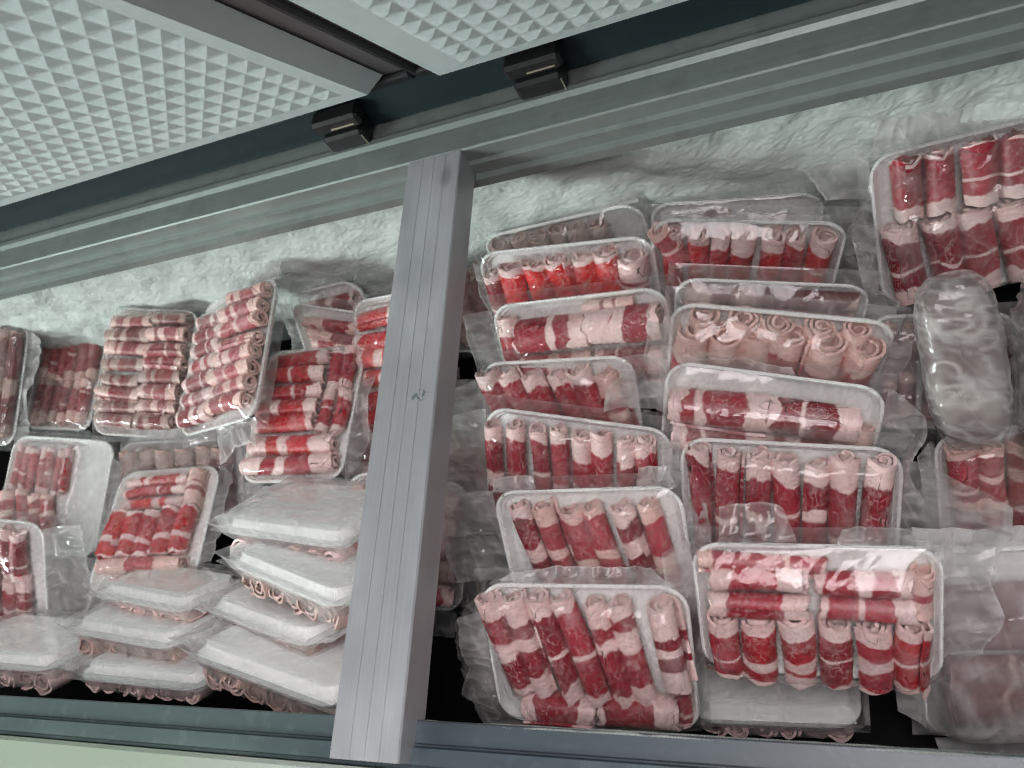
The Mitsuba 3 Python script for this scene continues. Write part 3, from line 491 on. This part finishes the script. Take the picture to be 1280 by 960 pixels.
package('L3', 'meat tray with eight sideways rolls of pale pink and brown bands, left rear', [('h', 8, 0.06, 0.97, -0.96, 0.97, {'bands': (3, 4, 1, 2), 'tone': 12, 'fat': 1.08, 'z': 0.004}), ('h', 8, -0.97, 0.02, -0.95, 0.90, {'tone': 12, 'bands': (4, 4, 1, 2), 'fat': 1.06, 'z': 0.002})], [('T', 0.045, -0.7, 0.8, 0.25)], 0.12, 135)
package('L4', 'tray of pinkish spiral rolls lying sideways, its right rim raised, left rear', [('h', 8, -0.10, 0.96, -0.94, 0.94, {'bands': (3, 4, 1, 2), 'tone': 10, 'fat': 1.08, 'z': 0.004}), ('h', 7, -0.98, -0.14, -0.92, 0.80, {'bands': (3, 4, 1, 2), 'tone': 6, 'fat': 1.04})], [('T', 0.022, 0.3, 1.0, 0.2), ('B', 0.034, 0.0, 1.0, -0.2)], 0.13, 136)
package('L6', 'bright red meat tray partly hidden behind the left edge of the bar', [('h', 6, -0.92, 0.9, -0.92, 0.9, {'bands': (2, 2, 1, 1), 'tone': 2, 'fat': 1.05})], [('L', 0.010, -0.9, 0.3, 0.0), ('B', 0.026, -0.9, 0.6, 0.1)], 0.07, 137)
package('L7', 'large bright red tray left of the bar, sideways rolls and four upright ones', [('h', 5, -0.95, 0.36, -0.34, 0.96, {'bands': (1, 3, 1, 1), 'tone': 3, 'fat': 1.05, 'z': 0.001}), ('v', 2, 0.38, 0.96, 0.36, 0.96, {'bands': (3, 4, 1, 0), 'tone': 3}), ('v', 2, 0.38, 0.96, -0.34, 0.34, {'bands': (4, 4, 1, 0), 'tone': 3}), ('h', 2, -0.96, 0.92, -0.98, -0.38, {'bands': (4, 4, 1, 2), 'tone': 3, 'fat': 1.0, 'vary': False})], [('R', 0.018, -0.9, 0.5, 0.3), ('B', 0.014, -0.9, 0.9, 0.0)], 0.06, 138)
package('L8', 'half filled tray at the left edge, slim red rolls beside a cloudy part', [('v', 7, -0.98, 0.22, 0.02, 0.86, {'bands': (2, 3, 2, 0), 'tone': 2, 'fat': 1.0}), ('v', 4, -0.98, 0.15, -0.75, 0.02, {'bands': (4, 3, 1, 2), 'tone': 9, 'slant': 16})], [('R', 0.022, -0.9, 0.7, 0.2), ('B', 0.095, -0.6, 1.0, -0.35)], 0.55, 139)
package('L9', 'tray cut off by the left edge of the photo, two rows of pale rolls', [('v', 5, -0.9, 0.75, 0.05, 0.9, {'bands': (3, 3, 1, 1), 'tone': 6}), ('v', 5, -0.9, 0.75, -0.85, 0.05, {'bands': (3, 4, 1, 1), 'tone': 6})], [('R', 0.060, -0.9, 0.9, 0.2), ('B', 0.055, -0.9, 0.9, -0.1)], 0.30, 140)
package('L10', 'tray with five red upright rolls over a blank white front strip', [('v', 5, -0.96, 0.86, -0.48, 0.28, {'bands': (1, 2, 0, 2), 'tone': 2, 'fat': 1.04, 'vary': False, 'slant': -3}), ('h', 3, -0.80, 0.50, 0.32, 0.94, {'bands': (3, 4, 1, 2), 'tone': 2}), ('v', 1, 0.55, 0.9, 0.3, 0.9, {'tone': 9, 'bands': (6, 6, 1, 3)}), ('h', 1, -0.92, 0.86, -0.80, -0.50, {'bands': (7, 7, 1, 3), 'tone': 8})], [('B', 0.075, -0.9, 1.0, -0.45), ('R', 0.016, -0.6, 1.0, 0.0), ('L', 0.016, -0.9, 0.6, -0.1)], 0.16, 141)
package('M', 'meat tray lying under the bar, pink rolls peeping out on both sides of it', [('h', 5, -0.96, 0.96, -0.9, 0.95, {'bands': (4, 4, 1, 3), 'tone': 5, 'z': 0.004})], [('B', 0.030, -0.8, 0.9, 0.1), ('R', 0.026, -0.9, 0.9, 0.3)], 0.10, 142)
package('L11', 'upturned tray in a crumpled cloudy bag, topmost of the white stack', [('v', 6, -0.9, 0.95, -0.6, 1.06, {'z': 0.009, 'fat': 1.15, 'bands': (3, 6, 1, 2), 'tone': 1})], [('L', 0.016, -0.9, 0.9, -0.2), ('R', 0.022, -0.6, 0.9, -0.3)], 0.75, 143)
package('F1', 'upturned white tray with purplish rolls below its rim, second in its stack', [('v', 6, -0.9, 0.95, -0.6, 0.97, {'z': 0.005, 'fat': 1.15, 'tone': 13, 'bands': (3, 4, 1, 3)})], [('R', 0.030, -0.3, 0.9, -0.3), ('L', 0.012, 0.0, 0.9, -0.4)], 0.60, 144)
package('F2', 'upturned white meat tray, third down in the stack beside the bar', [('v', 6, -0.9, 0.95, -0.6, 0.97, {'z': 0.005, 'fat': 1.15, 'tone': 13, 'bands': (3, 4, 1, 3)})], [('R', 0.050, -0.5, 0.9, -0.4), ('L', 0.014, 0.0, 0.9, -0.2)], 0.60, 145)
package('F3', 'lowest upturned white meat tray beside the foot of the bar', [('v', 6, -0.9, 0.95, -0.6, 0.97, {'z': 0.005, 'fat': 1.15, 'tone': 13, 'bands': (3, 4, 1, 3)})], [('L', 0.035, -0.3, 0.9, 0.1)], 0.60, 146)
package('F4', 'upturned meat tray whose edge shows directly under the five red upright rolls', [('v', 6, -0.9, 0.95, -0.6, 0.97, {'z': 0.005, 'fat': 1.15, 'tone': 6, 'bands': (3, 4, 1, 3)})], [('R', 0.020, -0.6, 0.9, 0.1)], 0.60, 147)
package('F5', 'upturned white tray with a curled roll end below it, lower left', [('v', 6, -0.9, 0.95, -0.6, 0.97, {'z': 0.005, 'fat': 1.15, 'tone': 13, 'bands': (3, 6, 1, 3)})], [('R', 0.050, -0.6, 0.9, -0.3), ('L', 0.020, -0.4, 0.9, 0.2)], 0.60, 148)
package('F6', 'upturned white tray nearest the front rim, dark red roll ends below it', [('v', 8, -0.95, 0.98, -0.6, 0.97, {'z': 0.005, 'fat': 1.15, 'tone': 6, 'bands': (3, 5, 1, 2)})], [('R', 0.040, -0.6, 0.9, -0.2), ('L', 0.022, -0.4, 0.9, 0.2)], 0.60, 149)
package('F7', 'upturned white meat tray in the lower left corner of the photo', [('v', 6, -0.95, 0.98, -0.6, 0.97, {'z': 0.005, 'fat': 1.15, 'tone': 6, 'bands': (4, 5, 1, 2)})], [('R', 0.026, -0.6, 0.9, 0.2)], 0.60, 150)

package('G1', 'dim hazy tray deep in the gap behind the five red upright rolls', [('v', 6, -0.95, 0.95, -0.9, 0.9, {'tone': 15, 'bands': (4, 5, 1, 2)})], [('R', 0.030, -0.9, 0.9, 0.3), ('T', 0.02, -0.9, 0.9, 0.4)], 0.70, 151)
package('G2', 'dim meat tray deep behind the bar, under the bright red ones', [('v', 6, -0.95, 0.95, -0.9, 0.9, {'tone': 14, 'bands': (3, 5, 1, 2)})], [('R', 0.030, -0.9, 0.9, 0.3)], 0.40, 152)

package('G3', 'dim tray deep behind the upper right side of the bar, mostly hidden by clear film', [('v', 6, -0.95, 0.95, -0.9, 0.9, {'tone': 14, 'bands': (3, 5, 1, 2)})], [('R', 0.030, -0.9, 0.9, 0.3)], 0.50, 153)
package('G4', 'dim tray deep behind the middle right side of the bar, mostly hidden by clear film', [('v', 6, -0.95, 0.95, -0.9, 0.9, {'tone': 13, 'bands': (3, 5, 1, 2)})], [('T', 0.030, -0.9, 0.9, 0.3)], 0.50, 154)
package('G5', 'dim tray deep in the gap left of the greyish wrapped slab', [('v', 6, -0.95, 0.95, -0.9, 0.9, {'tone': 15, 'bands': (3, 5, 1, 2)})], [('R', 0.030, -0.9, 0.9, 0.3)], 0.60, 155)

# ---------------------------------------------------------------- things wrapped without a tray, at the right
def wrapped(key, label, cat, c, size, ang, meat, haze, seed, power=2.6, lump=0.10, wrinkle=0.004, group=None):
    """A lump of frozen meat inside a loose clear wrap."""
    a, b = np.meshgrid(np.linspace(-math.pi, math.pi, 180), np.linspace(-math.pi / 2, math.pi / 2, 120), indexing='ij')
    sg = lambda v, e: np.sign(v) * np.abs(v) ** e
    e = 2 / power
    d = np.stack([sg(np.cos(b), e) * sg(np.cos(a), e), sg(np.cos(b), e) * sg(np.sin(a), e), sg(np.sin(b), e)], -1)
    sz = np.array(size) / 2
    rx, ry, rz = [math.radians(v) for v in ang]
    Rx = np.array([[1, 0, 0], [0, math.cos(rx), -math.sin(rx)], [0, math.sin(rx), math.cos(rx)]]); Ry = np.array([[math.cos(ry), 0, math.sin(ry)], [0, 1, 0], [-math.sin(ry), 0, math.cos(ry)]])
    Rz = np.array([[math.cos(rz), -math.sin(rz), 0], [math.sin(rz), math.cos(rz), 0], [0, 0, 1]]); R = Rz @ Ry @ Rx
    p = d * sz
    n1 = meshkit.fbm(p * 22 + seed, 3, seed)[..., None] - 0.5
    body = p * (0.93 + lump * 2 * n1)
    fold = np.abs(meshkit.fbm(np.stack([p[..., 0] * 26 + seed, p[..., 1] * 110 + p[..., 0] * 40, p[..., 2] * 40], -1), 3, seed + 2) * 2 - 1)[..., None]
    skin = p * (1.0 + lump * 1.6 * n1) + d * (wrinkle * (1 - 2.2 * fold))
    tag(key, label, cat, group)
    obj(key + '__frozen_meat', trimesh.Trimesh(place(body.reshape(-1, 3), R, np.array(c)), grid_faces(*a.shape)[:, ::-1], process=False), meat, smooth=True)
    hz = (haze + 0.35 * np.clip(0.14 - fold[..., 0], 0, 1) * 5).ravel()
    obj(key + '__plastic_film', trimesh.Trimesh(place(skin.reshape(-1, 3), R, np.array(c)), grid_faces(*a.shape)[:, ::-1], process=False), 'film', smooth=True, uv=np.stack([hz, 0 * hz], -1))
package('C3', 'tray of dull pink rolls under hazy film, between grey slab and cloudy bag', [('v', 4, -0.9, 0.95, -0.1, 0.9, {'tone': 11, 'bands': (3, 3, 1, 2), 'fat': 1.1}), ('v', 4, -0.9, 0.95, -0.95, -0.1, {'tone': 7, 'bands': (4, 3, 1, 2), 'fat': 1.1})], [('L', 0.012, -0.9, 0.9, 0.1), ('T', 0.03, -0.8, 0.9, 0.3)], 0.26, 121)
package('C4', 'cloudy plastic bag over a pale tray in the lower right corner, without visible rolls', [('h', 2, -0.9, 0.9, -0.9, 0.75, {'tone': 15, 'bands': (1, 1, 1, 0), 'sq': 0.4})], [('L', 0.020, -0.9, 0.95, -0.1), ('T', 0.016, -0.98, 0.95, 0.0), ('B', 0.035, -0.9, 0.9, 0.2)], 1.25, 122)
wrapped('wrapped_meat_slab', 'greyish oblong meat slab tightly wrapped in crinkled film, below the big tilted tray', 'meat slab', (0.403, 0.296, -0.130), (0.055, 0.135, 0.040), (40, 0, 4), 'slab_meat', 0.12, 5, 3.4, 0.016, 0.0012)
wrapped('wrapped_meat_slab_001', 'dark wrapped meat slab at the right edge behind the greyish slab', 'meat slab', (0.482, 0.285, -0.165), (0.080, 0.17, 0.05), (30, 0, 0), 'slab_meat', 0.16, 13, 3.0, 0.06, 0.0045)
wrapped('clear_bag', 'dim crumpled clear bag in the gap at the right foot of the bar', 'plastic bag', (0.018, 0.075, -0.20), (0.080, 0.130, 0.05), (34, 0, 10), 'slab_meat', 0.14, 25, 3.0, 0.10, 0.006)


# ---------------------------------------------------------------- lamps (a ceiling fitting and an added low side lamp, out of the frame)
def panel_lamp(key, label, c, size, radiance, aim):
    z = np.array(aim, float) - c; z /= np.linalg.norm(z)
    x = np.cross([0, 0, 1.0], z); x /= np.linalg.norm(x); y = np.cross(z, x)
    R = np.stack([x, y, z], 1)
    tag(key, label, 'lamp', 'ceiling lamps over the freezer')
    b = bev_box((-size[0] / 2 - 0.03, -size[1] / 2 - 0.03, -0.08), (size[0] / 2 + 0.03, size[1] / 2 + 0.03, -0.004), 0.01)
    b.vertices = place(b.vertices, R, c); obj(key + '__housing', b, 'liner')
    w, h = size[0] / 2, size[1] / 2
    q = (place(np.array([[-w, -h, 0], [w, -h, 0], [w, h, 0], [-w, h, 0]]), R, c), np.array([[0, 1, 2, 3]]))
    k = obj(key + '__diffuser', q, None, smooth=False)
    scene[k]['emitter'] = {'type': 'area', 'radiance': {'type': 'rgb', 'value': radiance}}
panel_lamp('panel_lamp', 'added low lamp front left of the freezer standing in for bounced room light', np.array([-1.90, -1.25, 0.85]), (1.2, 0.40), KEY, (-0.1, 0.25, 0.0))
panel_lamp('panel_lamp_001', 'long fluorescent ceiling lamp straight above the front of the freezer', np.array([0.55, -0.02, 1.75]), (1.7, 0.80), FILL, (0.3, 0.05, 0.0))
